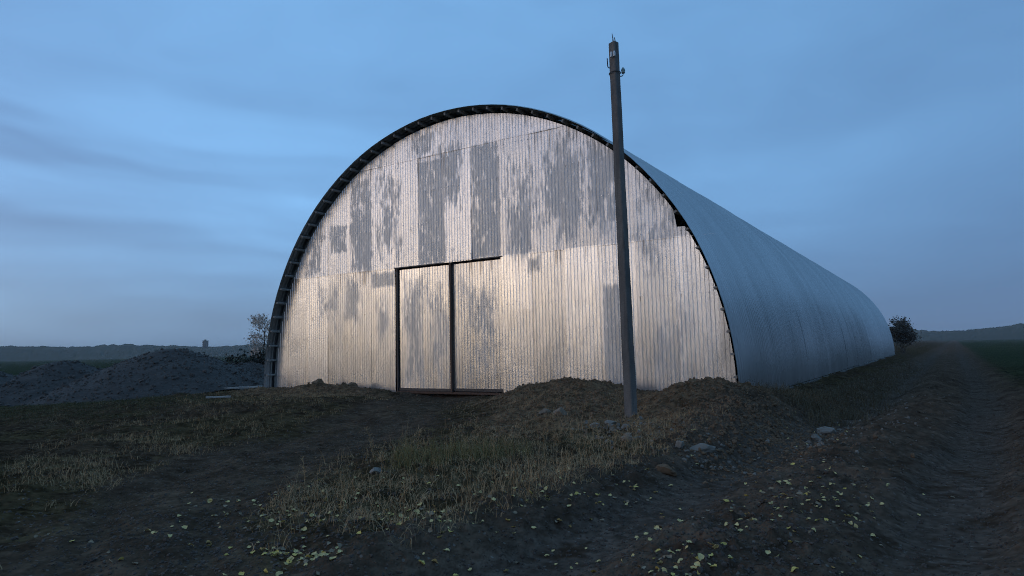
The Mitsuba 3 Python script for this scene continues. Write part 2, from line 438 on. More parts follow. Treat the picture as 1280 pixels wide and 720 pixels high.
def hill_ring(r0, r1, base, h, seed, name):
    rr = np.linspace(r0, r1, 14)
    Rr, Aa = np.meshgrid(rr, hz, indexing='ij')
    s, c = np.sin(Aa), np.cos(Aa)
    t = (Rr - r0) / (r1 - r0)
    prof = np.sin(np.clip(t * 1.25, 0, 1) * np.pi / 2)
    top = h * (0.35 + 0.9 * meshkit.fbm(np.stack([s * 5 + 3, c * 5, 0 * s + seed], -1), 3, seed))
    crown = h * 0.22 * (meshkit.fbm(np.stack([s * 260, c * 260, t * 5], -1), 3, seed + 1) - 0.4) + h * 0.10 * meshkit.noise(np.stack([s * 700, c * 700, t * 9], -1), seed + 2)
    P = np.stack([CAM[0] + Rr * s, CAM[1] + Rr * c, base + prof * (top + crown)], -1)
    a, b = grid_mesh(P)
    scene[name] = ply((a, b), 'woodland', False)
    labels[name] = {'kind': 'structure'}


hill_ring(820, 1150, -2.5, 25.0, 4, 'hills')
hill_ring(1400, 1900, -3, 26.0, 9, 'hills_001')

# ------------------------------------------------------------------ the hangar
HANGAR = thing('hangar', 'large arched hangar of grey corrugated sheet metal with a double sliding door in its gable', 'hangar')
R, W, L = 9.0, 0.44, 62.0            # radius of the shell, recess of the gable, length
A0 = math.radians(-1.2)              # the shell starts a little below the springing line


def arc(a, r, y):
    return np.stack([-r * np.cos(a), y, r * np.sin(a)], -1)


# shell: strips one metre wide, each ribbed across its width
pitch, waves = 0.2, 5
ys, ds = [0.0], [0.0]
for k in range(waves):
    for fy, dd in ((0.20, 0.0), (0.34, 0.032), (0.62, 0.032), (0.76, 0.0)):
        ys.append((k + fy) * pitch); ds.append(dd)
ys.append(1.012); ds.append(0.003)
ys, ds = np.array(ys), np.array(ds)
aa = np.linspace(A0, np.pi - A0, 61)


def strip(seed):
    r = np.random.default_rng(seed)
    Aq, Y = np.meshgrid(aa, ys, indexing='ij')
    D = np.broadcast_to(ds, Aq.shape)
    wav = 0.030 * (meshkit.fbm(np.stack([Aq * 3.0, Y * 0.8, 0 * Aq + seed], -1), 3, seed) - 0.5)
    rr = R + D + wav + 0.004 * np.sin(Y * np.pi)
    return grid_mesh(arc(Aq, rr, Y))


variants = [ply((lambda m: (m[0], m[1][:, ::-1]))(strip(31 + k)), 'roof_zinc', 30) for k in range(4)]
for k in range(int(L)):
    d = dict(variants[rng.integers(4)])
    lift = float(rng.uniform(-0.014, 0.014))
    d['to_world'] = T().translate([0, float(k), 0]).scale([1 + lift / 9, 1.0, 1 + lift / 9])
    part(HANGAR + '__roof', 'sheet', d, None)
# folded edge strip that trims the open front of the shell
ea = np.linspace(A0, np.pi - A0, 121)
P = np.stack([arc(ea, R - 0.10, 0 * ea - 0.004), arc(ea, R + 0.030, 0 * ea - 0.006), arc(ea, R + 0.032, 0 * ea + 0.10)], 1)
# purlins under the shell, their ends show below the overhang
for i, a in enumerate(np.radians(np.linspace(2.5, 177.5, 49))):
    w_, h_ = 0.055, 0.085
    j = float(rng.uniform(-0.05, 0.03))
    b = trimesh.creation.box([w_, L - 0.3, h_])
    M = np.eye(4)
    tx, tz = np.array([math.sin(a), 0, math.cos(a)]), np.array([-math.cos(a), 0, math.sin(a)])
    M[:3, 0], M[:3, 1], M[:3, 2] = tx, [0, 1, 0], tz
    M[:3, 3] = tz * (R - 0.035 - h_ / 2) + np.array([0, L / 2 - 0.09 + 0.4 * j, 0])
    b.apply_transform(M)
    part(HANGAR, 'purlin', b, 'grey_wood')


def arch_rib(y, depth, width, r):
    a = np.linspace(A0, np.pi - A0, 73)
    q = []
    for rr, yy in ((r, y), (r, y + width), (r - depth, y + width), (r - depth, y), (r, y)):
        q.append(arc(a, rr, 0 * a + yy))
    return grid_mesh(np.stack(q, 1))


for y in (0.58, 6.0, 12.0, 18.0, 24.0, 30.0, 36.0, 42.0, 48.0, 54.0, 60.5):
    part(HANGAR, 'rib', arch_rib(y, 0.18, 0.09, R - 0.125), 'dark_steel', 40)

# gable cladding: three tiers of ribbed sheets with edges lapped
RW = R - 0.15


def top_at(x):
    return math.sqrt(max(RW * RW - x * x, 0.0))


def ribbed(x0, x1, zlo, zhi, y, seed, notch=None):
    """One upright ribbed sheet between x0 and x1; zlo, zhi are numbers or functions of x."""
    r = np.random.default_rng(seed)
    n = max(1, int(round((x1 - x0) / 0.111)))
    p = (x1 - x0) / n
    xs, dd = [x0 - 0.012], [0.0]
    for k in range(n):
        for fx, q in ((0.04, 0.0), (0.16, 0.0075), (0.84, 0.0075), (0.96, 0.0)):
            xs.append(x0 + (k + fx) * p); dd.append(q)
    xs.append(x1 + 0.012); dd.append(0.0)
    xs, dd = np.array(xs), np.array(dd)
    lo = np.array([zlo(x) if callable(zlo) else zlo for x in xs])
    hi = np.array([zhi(x) if callable(zhi) else zhi for x in xs])
    hi = np.maximum(hi, lo + 0.001)
    t = np.linspace(0, 1, 9)[:, None]
    Z = lo * (1 - t) + hi * t
    X = np.broadcast_to(xs, Z.shape)
    ph = r.uniform(0, 50)
    warp = 0.016 * (meshkit.fbm(np.stack([X * 1.6 + ph, Z * 0.8, 0 * X], -1), 3, seed) - 0.5)
    tilt = r.uniform(-0.004, 0.004)
    Y = y - dd + warp + tilt * (Z - Z.mean())
    return grid_mesh(np.stack([X, Y, Z], -1))


EDGES = [1.85 + 1.11 * k for k in range(-10, 7)]
EDGES = [-8.84] + [e for e in EDGES if -8.5 < e < 8.6] + [8.84]
GABLE = HANGAR + '__gable'
DOOR0, DOOR1, DTOP, DBOT = -2.55, 1.87, 4.05, -0.10
sd = 100
for i in range(len(EDGES) - 1):
    x0, x1 = EDGES[i], EDGES[i + 1]
    for (z0, z1, yy) in ((-0.45, 4.10, 0.0), (4.06, 7.80, -0.024), (7.76, 9.2, -0.048)):
        mid_top = max(top_at(x0), top_at(x1))
        if mid_top < z0 + 0.05:
            continue
        a, b = x0, x1
        if z0 < 0:
            if a >= DOOR0 - 0.3 and b <= DOOR1 + 0.05:
                continue
            if a < DOOR0 < b:
                b = DOOR0
            elif a < DOOR1 - 0.1 < b and b > DOOR1:
                a = DOOR1
        hi = (lambda x, z1=z1: min(z1, top_at(x)))
        lo = z0
        if 7.3 < x0 < 7.5 and 4 < z0 < 5:          # a corner of sheet is missing here
            hi = (lambda x: min(top_at(x), 4.34 if 7.47 < x < 7.78 else 99))
        sd += 1
        if min(hi(a), hi(b)) <= lo and max(hi(a), hi((a + b) / 2), hi(b)) <= lo + 0.05:
            continue
        part(GABLE, 'sheet', ribbed(a, b, lo, hi, W + yy * 0.6 + (0.013 if i % 2 else 0.0), sd), 'zinc', False)
# fixing screws in rows across the gable
scr = []
for z in (0.35, 1.75, 2.55, 3.6, 4.25, 5.5, 6.6, 7.6, 8.1):
    for k in range(-76, 77):
        x = k * 0.111 * 2 + 0.03
        if abs(x) < math.sqrt(max(RW ** 2 - z * z, 0)) - 0.15 and not (z < 4.1 and DOOR0 - 0.1 < x < DOOR1 + 0.1) and rng.random() < 0.75:
            zz = z + rng.normal(0, 0.02)
            s = trimesh.creation.cylinder(radius=0.011, height=0.02, sections=6)
            s.apply_transform(trimesh.transformations.rotation_matrix(math.pi / 2, [1, 0, 0]))
            s.apply_translation([x, W - 0.035 - (0.014 if z > 4.1 else 0) - (0.014 if z > 7.8 else 0), zz])
            scr.append(s)
mat('screw_steel', {'type': 'principled', 'base_color': rgb(0.8), 'roughness': 0.25, 'metallic': 0.9})
part(GABLE, 'screws', cat(scr), 'screw_steel', False, kind='stuff')

# double sliding door, hung behind the cladding
YD = W + 0.11


def door_leaf(x0, x1, seed, cuts, dz):
    leaf = part(HANGAR, 'door', box(x0, x1, YD + 0.020, YD + 0.060, DBOT + dz, DTOP - 0.02), 'rusty_steel')
    for i in range(len(cuts) - 1):
        part(leaf, 'sheet', ribbed(cuts[i], cuts[i + 1], DBOT + 0.05 + dz, DTOP - 0.05, YD - 0.004 - (0.005 if i % 2 else 0), seed + i), 'zinc', False)
    part(leaf, 'bottom_rail', box(x0, x1, YD - 0.045, YD + 0.016, DBOT - 0.035 + dz, DBOT + 0.055 + dz), 'dark_steel')
    return leaf


door_leaf(-2.455, -0.205, 301, [-2.45, -1.31, -0.20], 0.0)
door_leaf(-0.13, 1.90, 311, [-0.128, 1.0, 1.90], 0.015)
part(HANGAR, 'door_post', box(-0.200, -0.135, W - 0.010, W + 0.125, DBOT - 0.06, DTOP - 0.008), 'rusty_steel', label='rust-brown upright post between the two door leaves')
part(HANGAR, 'door_jamb', box(DOOR0 + 0.002, DOOR0 + 0.05, W + 0.035, W + 0.25, -0.5, DTOP), 'dark_steel')
part(HANGAR, 'door_track', box(DOOR0 - 0.05, DOOR1 + 0.05, W - 0.022, W + 0.20, DTOP + 0.004, DTOP + 0.038), 'dark_steel')
part(HANGAR, 'threshold', box(DOOR0 - 0.02, DOOR1 + 0.05, W + 0.02, W + 0.30, DBOT - 0.115, DBOT - 0.045), 'rusty_steel', label='low steel sill bar under the double door')
# back gable and footing
xs_b = np.linspace(-RW, RW, 60)
P = np.stack([np.stack([xs_b, 0 * xs_b + L - 0.6, 0 * xs_b - 0.5], -1), np.stack([xs_b, 0 * xs_b + L - 0.6, np.sqrt(np.maximum(RW ** 2 - xs_b ** 2, 0))], -1)], 0)
part(HANGAR, 'back_gable', grid_mesh(P), 'zinc')
for s in (-1, 1):
    n = 21
    for k in range(n):                   # footing cast in lengths
        y0, y1 = 0.25 + k * (L - 0.5) / n, 0.25 + (k + 1) * (L - 0.5) / n - 0.02
        j = rng.uniform(-0.02, 0.02)
        b = box(R - 0.32, R + 0.10 + j, y0, y1, -1.0, -0.215 + 0.3 * j)
        if s < 0:
            b.apply_scale([-1, 1, 1]); b.invert()
        part(HANGAR + '__footing', 'block', b, 'concrete')

# ------------------------------------------------------------------ the pole
def tapered(p0, p1, w0, w1, d0, d1, ch=0.02, n=14):
    p0, p1 = np.array(p0, float), np.array(p1, float)
    rings = []
    for t in np.linspace(0, 1, n):
        c = p0 * (1 - t) + p1 * t
        w, d = (w0 * (1 - t) + w1 * t) / 2, (d0 * (1 - t) + d1 * t) / 2
        q = [(-w + ch, -d), (w - ch, -d), (w, -d + ch), (w, d - ch), (w - ch, d), (-w + ch, d), (-w, d - ch), (-w, -d + ch)]
        rings.append([[c[0] + x, c[1] + y, c[2]] for x, y in q])
    v = np.array(rings).reshape(-1, 3)
    f = []
    for i in range(n - 1):
        for j in range(8):
            k = (j + 1) % 8
            f += [[i * 8 + j, i * 8 + k, i * 8 + 8 + k], [i * 8 + j, i * 8 + 8 + k, i * 8 + 8 + j]]
    f += [[(n - 1) * 8, (n - 1) * 8 + j, (n - 1) * 8 + j + 1] for j in range(1, 7)]
    return trimesh.Trimesh(v, f, process=False)


POLE = thing('utility_pole', 'tall leaning grey concrete pole without wires standing in front of the gable', 'utility pole')
pb, pt = np.array([8.15, -4.68, -0.1]), np.array([7.80, -4.05, 7.62])
ax = (pt - pb) / np.linalg.norm(pt - pb)
m = tapered([0, 0, -0.8], [0, 0, 7.74], 0.205, 0.172, 0.175, 0.15, 0.016, 24)
vv = m.vertices
vv = vv + 0.010 * (meshkit.fbm(vv * 1.7, 3, 2)[:, None] - 0.5) * [1, 1, 0]
c_, s_ = math.cos(-0.35), math.sin(-0.35)
vv = np.stack([vv[:, 0] * c_ - vv[:, 1] * s_, vv[:, 0] * s_ + vv[:, 1] * c_, vv[:, 2]], 1)
ex = np.cross([0, 1, 0], ax); ex /= np.linalg.norm(ex)
ey = np.cross(ax, ex)
PM = lambda q: pb + np.asarray(q)[..., :1] * ex + np.asarray(q)[..., 1:2] * ey + np.asarray(q)[..., 2:3] * ax
m.vertices = PM(vv)
part(POLE, 'shaft', m, 'concrete', 25)
vr = RT                                   # the hooks stand out along the gable


def hook(side, z, reach, rise, glass):
    o = np.array([0, 0, z]) + 0 * vr
    u = np.array([side * 0.93, side * -0.37, 0]) if False else np.array([side * 0.86, side * 0.50, 0])
    pts = [o + u * 0.05, o + u * (0.10 + reach * 0.4), o + u * (0.10 + reach * 0.85) + [0, 0, 0.015], o + u * (0.10 + reach) + [0, 0, 0.05], o + u * (0.10 + reach) + [0, 0, rise]]
    h = part(POLE, 'hook', tube(PM(pts), 0.011, 7), 'dark_steel', 40)
    if glass:
        prof = np.array([[0.0, 0.0], [0.036, 0.0], [0.042, 0.02], [0.036, 0.045], [0.044, 0.055], [0.040, 0.085], [0.026, 0.11], [0.018, 0.125], [0.0, 0.13]])
        ins = trimesh.creation.revolve(prof, sections=14)
        ins.vertices = PM(ins.vertices + (o + u * (0.10 + reach) + [0, 0, rise - 0.05]))
        part(h, 'insulator', ins, 'glass_green', 40)


hook(-1, 7.18, 0.045, 0.22, False)
hook(1, 6.98, 0.075, 0.12, True)
part(POLE, 'top_pin', tube(PM([[0.00, 0, 7.70], [-0.01, 0, 7.84], [-0.02, 0, 7.97]]), [0.014, 0.012, 0.008], 6), 'dark_steel')
part(POLE, 'top_pin', tube(PM([[0.03, 0.01, 7.70], [0.035, 0.01, 7.80], [0.02, 0.01, 7.88]]), [0.012, 0.011, 0.008], 6), 'dark_steel')
part(POLE, 'band', tube(PM([[0.12 * math.cos(t), 0.11 * math.sin(t), 7.05] for t in np.linspace(0, 2 * math.pi, 17)]), 0.010, 6), 'dark_steel')
for dx in (-0.035, 0.035):
    ins = trimesh.creation.revolve(np.array([[0.0, 0.0], [0.022, 0.0], [0.030, 0.02], [0.024, 0.05], [0.028, 0.08], [0.014, 0.12], [0.0, 0.12]]), sections=12)
    ins.vertices = PM(ins.vertices + [dx + 0.03, -0.135, 7.36])
    part(POLE, 'insulator', ins, 'porcelain', 40)

# ------------------------------------------------------------------ gravel heaps at the left
def heap(name, label, peaks, ext, nst, seed):
    (x0, x1, y0, y1) = ext
    X, Y = np.meshgrid(np.linspace(x0, x1, 130), np.linspace(y0, y1, 110), indexing='ij')
    Z = np.full(X.shape, -0.8)
    q = np.stack([X, Y, 0 * X], -1)

    def hf(x, y):
        z = np.full(np.shape(x), -0.9)
        pp = np.stack([x, y, 0 * x], -1)
        wob = 0.7 * (meshkit.fbm(pp * 0.5, 3, seed) - 0.5)
        for (cx, cy, h, sl) in peaks:
            d = np.hypot(x - cx, y - cy)
            cone = -0.45 + h - sl * (np.sqrt(d * d + 0.6) - 0.77) + wob * 0.3
            z = np.maximum(z, cone)
        return z + 0.10 * (meshkit.fbm(pp * 1.3, 3, seed + 1) - 0.5) + 0.04 * meshkit.noise(pp * 7, seed + 2)
    Z = hf(X, Y)
    k = thing(name, label, 'gravel heap')
    a, b = grid_mesh(np.stack([X, Y, Z], -1))
    part(k, 'body', (a, b[:, ::-1]), 'heap_body', True)
    r = np.random.default_rng(seed)
    bx, by = r.uniform(x0, x1, nst), r.uniform(y0, y1, nst)
    bz = hf(bx, by)
    ok = bz > -0.5
    st = trimesh.creation.icosphere(subdivisions=0)
    out_v, out_f = [], []
    base_v, base_f = np.array(st.vertices), np.array(st.faces)
    for x, y, z in zip(bx[ok], by[ok], bz[ok]):
        s = r.gamma(2.0, 0.011) + 0.010
        vq = base_v * (1 + 0.35 * r.uniform(-1, 1, (len(base_v), 1))) * s * r.uniform(0.6, 1.3, 3)
        out_f.append(base_f + len(out_v) * len(base_v)); out_v.append(vq + [x, y, z + s * 0.25])
    part(k, 'stones', trimesh.Trimesh(np.vstack(out_v), np.vstack(out_f), process=False), 'gravel_stone', False, kind='stuff')


heap('gravel_heap', 'dark rounded heap of gravel farthest left on the field, the higher of the two heaps',
     [(-14.3, -0.6, 1.98, 0.44), (-17.5, -3.2, 1.5, 0.5), (-19.6, -6.2, 1.5, 0.5)], (-25, -9.8, -11, 5), 9000, 41)
heap('gravel_heap', 'long low heap of dark gravel between the rounded heap and the foot of the hangar',
     [(-13.6, 2.6, 1.22, 0.42), (-13.2, 4.6, 1.22, 0.42), (-12.9, 6.6, 1.2, 0.42), (-12.6, 8.6, 1.2, 0.42), (-15.0, 3.6, 1.15, 0.42)], (-20, -9.4, -1.5, 13), 8000, 43)


# ------------------------------------------------------------------ planks, rubble and stones
def plank(label, p0, p1, w, t, seed):
    p0, p1 = np.array(p0, float), np.array(p1, float)
    d = p1 - p0
    Ln = np.linalg.norm(d); d /= Ln
    s = np.cross([0, 0, 1], d); s /= np.linalg.norm(s)
    u = np.cross(d, s)
    b = trimesh.creation.box([Ln, w, t]).subdivide().subdivide()
    v = b.vertices + 0.006 * (meshkit.fbm(b.vertices * 4, 2, seed)[:, None] - 0.5)
    b.vertices = (p0 + p1) / 2 + v[:, :1] * d + v[:, 1:2] * s + v[:, 2:] * u
    thing('plank', label, 'plank', 'planks lying left of the hangar', mesh=b, bsdf='pale_plank')


mat('pale_plank', {'type': 'principled', 'base_color': proc(lambda p, n, uv: mix((0.24, 0.22, 0.19), (0.44, 0.41, 0.36), fbm(p.x * 5, p.y * 5, p.z * 30, 3))), 'roughness': 0.8, 'specular': 0.2})
def gz(x, y):
    return float(ground(np.array([x]), np.array([y]))[0])


plank('long pale plank lying in front of the low gravel heap, the farther of the two', (-10.25, -1.35, gz(-10.25, -1.35) + 0.07), (-9.15, 0.05, gz(-9.15, 0.05) + 0.16), 0.20, 0.06, 1)
plank('short grey plank half sunk in the grass, the nearer of the two by the hangar', (-6.95, -3.75, gz(-6.95, -3.75) + 0.05), (-6.50, -3.15, gz(-6.5, -3.15) + 0.05), 0.15, 0.05, 2)

ROCKS = [  # label, x, y, size, material
    ('brown lump of stone on the mound right of the door, the left of two', 6.28, -4.75, (0.13, 0.10, 0.085), 'brown_stone', 'rock'),
    ('brown lump of stone on the mound right of the door, the right of two', 6.78, -5.00, (0.14, 0.11, 0.12), 'brown_stone', 'rock'),
    ('white rubble lump at the left of the foot of the pole', 8.12, -5.55, (0.13, 0.10, 0.085), 'pale_stone', 'rock'),
    ('smaller white rubble lump beside the foot of the pole', 7.93, -5.75, (0.10, 0.09, 0.06), 'pale_stone', 'rock'),
    ('long white chunk of broken concrete at the road edge below the right mound', 10.18, -6.95, (0.20, 0.10, 0.08), 'pale_stone', 'broken concrete'),
    ('small pale chunk left of the long white chunk below the right mound', 9.92, -7.12, (0.09, 0.08, 0.06), 'pale_stone', 'broken concrete'),
    ('large grey boulder where the road passes the right corner of the hangar', 11.35, -3.0, (0.21, 0.15, 0.12), 'pale_stone', 'boulder'),
    ('pale flat stone just below the large grey boulder', 11.28, -3.9, (0.13, 0.10, 0.07), 'pale_stone', 'rock'),
    ('grey stone in the grass right of the pole foot', 9.0, -6.85, (0.11, 0.10, 0.09), 'brown_stone', 'rock'),
    ('round grey stone in the grass of the middle foreground', 6.95, -10.3, (0.09, 0.08, 0.06), 'pale_stone', 'rock'),
    ('dark clod lying against the gable left of the door', -5.75, -0.15, (0.26, 0.18, 0.19), 'clod', 'clod'),
    ('low dark clod at the gable foot halfway to the door', -4.1, -0.1, (0.24, 0.16, 0.12), 'clod', 'clod'),
    ('dark clod of earth at the edge of the road nearest the grass', 10.15, -8.35, (0.15, 0.11, 0.09), 'clod', 'clod'),
    ('pale slab of rubble on the low gravel heap beside the hangar foot', -12.2, 5.9, (0.45, 0.3, 0.16), 'pale_stone', 'broken concrete'),
]
for i, (lab, x, y, s, mtl, ct) in enumerate(ROCKS):
    m = rock(60 + i, *s, sub=3, rough=0.55)
    m.apply_transform(trimesh.transformations.rotation_matrix(rng.uniform(0, 6.28), [0, 0, 1]))
    z = gz(x, y) + s[2] * 0.35 if 'heap' not in lab else 0.92
    m.apply_translation([x, y, z])
    thing(ct.replace(' ', '_'), lab, ct, mesh=m, bsdf=mtl, smooth=18)


def scatter_stones(n, pos, smin, smax, sub, seed, sink=0.2):
    r = np.random.default_rng(seed)
    st = trimesh.creation.icosphere(subdivisions=sub)
    bv, bf = np.array(st.vertices), np.array(st.faces)
    xy = pos(r, n)
    z = ground(xy[:, 0], xy[:, 1])
    V, F = [], []
    for (x, y), h in zip(xy, z):
        s = smin + (smax - smin) * r.beta(1.2, 5)
        q = bv * (1 + 0.32 * r.uniform(-1, 1, (len(bv), 1))) * s * r.uniform(0.65, 1.35, 3)
        F.append(bf + len(V) * len(bv)); V.append(q + [x, y, h + s * sink])
    return trimesh.Trimesh(np.vstack(V), np.vstack(F), process=False)


def gauss(r, n, spots):
    k = r.integers(len(spots), size=n)
    s = np.array(spots)[k]
    return s[:, :2] + r.normal(size=(n, 2)) * s[:, 2:4]


MOUND = [(5.0, -1.6, 1.5, 1.3), (6.6, -4.2, 1.0, 1.7), (9.1, -2.7, 0.9, 1.2), (10.0, -4.9, 0.8, 1.2), (10.3, -5.2, 0.7, 1.3), (-5.5, -0.6, 2.4, 0.6)]
scene['earth_clods'] = ply(scatter_stones(9000, lambda r, n: gauss(r, n, MOUND), 0.008, 0.055, 1, 5, 0.1), 'clod', False)
labels['earth_clods'] = {'kind': 'stuff', 'label': 'crumbled brown earth clods on the dug mounds before the gable', 'category': 'earth clods'}
MUD = [(11.8, -9, 0.35, 4), (10.0, -9.5, 0.4, 3), (14.0, -7, 0.5, 5), (5.0, -11, 1.5, 2), (8, -12.6, 1.2, 0.9), (11.9, -11.5, .5, 1), (11, -10.5, 1.2, 2.2), (13.2, -9.5, 1.0, 2.5), (3.0, -7.5, 1.4, 2.0), (7.5, -13.2, 1.2, 0.7)]
scene['mud_clods'] = ply(scatter_stones(15000, lambda r, n: gauss(r, n, MUD), 0.005, 0.034, 0, 6, 0.05), 'mud_clod', False)
stone_mat('mud_clod', (0.045, 0.036, 0.028), (0.11, 0.088, 0.07))
labels['mud_clods'] = {'kind': 'stuff', 'label': 'dark mud crumbs along the ruts of the road', 'category': 'mud crumbs'}
GRAV = [(11.6, -3.2, 0.5, 1.4), (11.9, -0.5, 0.5, 2.0), (12.0, 5, 0.5, 4), (8.2, -5.7, 0.30, 0.30), (10.2, -7.0, 0.4, 0.4), (11.4, -5.5, .5, 1.0), (8.9, -6.3, 0.6, 0.6)]
scene['gravel'] = ply(scatter_stones(520, lambda r, n: gauss(r, n, GRAV), 0.006, 0.06, 1, 8, 0.2), 'pale_stone', False)
labels['gravel'] = {'kind': 'stuff', 'label': 'pale stones and crushed rubble along the road edge by the right corner', 'category': 'gravel'}


# ------------------------------------------------------------------ grass, weeds
def blades(xy, hmin, hmax, lean, w, seed, seg=3):
    r = np.random.default_rng(seed)
    n = len(xy)
    z = ground(xy[:, 0], xy[:, 1], True) - 0.01
    h = hmin + (hmax - hmin) * r.beta(1.6, 3.0, n)
    az = r.uniform(0, 2 * np.pi, n)
    ln = lean * r.uniform(0.15, 1.0, n) ** 1.2
    d = np.stack([np.cos(az), np.sin(az)], 1)
    s = np.stack([-d[:, 1], d[:, 0]], 1)
    tw = r.uniform(-0.9, 0.9, n)
    s = s * np.cos(tw)[:, None] + d * np.sin(tw)[:, None]
    ts = np.linspace(0, 1, seg + 1)
    V = np.zeros((n, seg + 1, 2, 3))
    ww = w * r.uniform(0.6, 1.4, n)
    for i, t in enumerate(ts):
        c = xy + d * (h * np.sin(ln) * t ** 1.6)[:, None]
        zz = z + h * t * np.cos(ln * t)
        wi = ww * (1 - 0.85 * t)
        for k, sg in enumerate((-0.5, 0.5)):
            V[:, i, k, :2] = c + s * (wi * sg)[:, None]
            V[:, i, k, 2] = zz
    base = np.arange(n)[:, None] * (2 * (seg + 1))
    q = []
    for i in range(seg):
        a = 2 * i
        q += [[a, a + 1, a + 3], [a, a + 3, a + 2]]
    F = (base[:, None, :] + np.array(q)[None]).reshape(-1, 3)
    return trimesh.Trimesh(V.reshape(-1, 3), F, process=False)


def tufts(r, n, per, spots, spread):
    c = gauss(r, n // per, spots)
    k = r.integers(len(c), size=n)
    return c[k] + r.normal(size=(n, 2)) * spread


def offroad(xy):
    u, t = road_u(xy[:, 0], xy[:, 1]), track_u(xy[:, 0], xy[:, 1])
    keep = (np.abs(u) > 2.0) & ((np.abs(t) > 1.25) | (xy[:, 1] > 1) | (xy[:, 1] < -17)) & ~((np.abs(xy[:, 0]) < 9.2) & (xy[:, 1] > 0.2))
    return xy[keep]


r_ = np.random.default_rng(77)
MID = [(6.4, -11.6, 0.8, 0.45), (7.4, -11.4, 1.0, 0.7), (7.2, -9.6, 1.4, 1.2), (8.6, -9.4, 1.1, 1.0), (8.6, -11.6, 0.8, 0.6), (9.3, -8.2, 0.8, 1.1), (8.8, -6.9, 0.9, 0.9), (9.6, -10.2, 0.5, 1.0), (5.6, -7.6, 1.6, 1.8), (7.4, -7.4, 1.5, 1.4)]
LOOSE = MID + [(4.5, -9.5, 2.5, 2.0), (10.2, -9.5, 0.8, 2.0), (3.0, -5.0, 2.5, 1.6), (0, -8, 3, 2)]
scene['dry_grass'] = ply(cat([blades(offroad(tufts(r_, 11500, 15, MID, 0.05)), 0.03, 0.16, 1.5, 0.0075, 1), blades(offroad(tufts(r_, 1700, 4, MID, 0.10)), 0.12, 0.40, 1.85, 0.006, 11, 4),
                              blades(offroad(tufts(r_, 2600, 7, LOOSE, 0.07)), 0.04, 0.26, 1.6, 0.007, 12, 4), blades(offroad(tufts(r_, 420, 3, MID, 0.04)), 0.20, 0.50, 0.5, 0.005, 13, 4)]), 'straw', False)
labels['dry_grass'] = {'kind': 'stuff', 'label': 'short dry straw-coloured grass on the ground between the two muddy tracks', 'category': 'grass'}
OLI = [(7.35, -9.0, 0.36, 0.26), (7.75, -8.5, 0.28, 0.22), (7.15, -9.6, 0.3, 0.25)]
scene['tall_dry_grass'] = ply(blades(tufts(r_, 1500, 9, OLI, 0.05), 0.08, 0.42, 0.75, 0.008, 2), 'olive_straw', False)
labels['tall_dry_grass'] = {'kind': 'stuff', 'label': 'taller olive-yellow dry grass in the middle of the foreground', 'category': 'grass'}
scene['green_grass'] = ply(blades(offroad(tufts(r_, 1800, 26, MID + [(8.2, -8.6, 0.9, 0.8), (7.4, -10.8, 1.2, 0.8)], 0.10)), 0.02, 0.10, 1.2, 0.006, 3), 'green_blade', False)
labels['green_grass'] = {'kind': 'stuff', 'label': 'low dull green grass growing between the straw', 'category': 'grass'}
FAR = [(-9.0, -5.0, 2.2, 1.2), (-11.5, -4.5, 2.0, 1.5), (-8.5, -7.5, 2.5, 1.5), (-14, -7.0, 3.0, 2.0)]
STR = [(-1.0, -7.0, 2.5, 1.2), (-4.0, -4.5, 2.5, 1.0), (0.6, -9.6, 1.3, 0.7), (2.6, -11.8, 1.0, 0.5), (-4.0, -2.4, 2.5, 0.6)]
scene['field_grass'] = ply(blades(offroad(tufts(r_, 26000, 16, FAR, 0.14)), 0.03, 0.14, 1.2, 0.009, 4), 'green_blade', False)
labels['field_grass'] = {'kind': 'stuff', 'label': 'green field grass at the far left in front of the gravel heaps', 'category': 'grass'}
scene['field_straw'] = ply(blades(offroad(tufts(r_, 8000, 12, STR, 0.09)), 0.03, 0.20, 1.3, 0.007, 5), 'straw', False)
labels['field_straw'] = {'kind': 'stuff', 'label': 'dry grass strewn along the left side of the door track', 'category': 'grass'}
BANK = [(10.8, 2.0, 0.4, 2.0), (10.9, 6, 0.45, 3.0), (11.1, 12, 0.4, 4), (11.3, 24, 0.4, 8), (10.5, -0.5, 0.35, 0.8), (10.2, 4, 0.5, 2.5)]
scene['bank_weeds'] = ply(blades(tufts(r_, 12000, 16, BANK, 0.12), 0.05, 0.42, 0.9, 0.011, 6), 'rush_green', False)
labels['bank_weeds'] = {'kind': 'stuff', 'label': 'dark weeds on the bank along the right side of the hangar', 'category': 'weeds'}
MS = [(5.2, -3.0, 1.4, 0.8), (7.0, -5.6, 0.8, 0.8), (9.6, -5.6, 0.9, 0.8), (-5, -1.6, 3, 0.7)]
scene['mound_straw'] = ply(blades(offroad(tufts(r_, 5000, 9, MS, 0.09)), 0.03, 0.20, 1.3, 0.0055, 9), 'straw', False)
labels['mound_straw'] = {'kind': 'stuff', 'label': 'thin straw litter on the brown mounds', 'category': 'straw'}


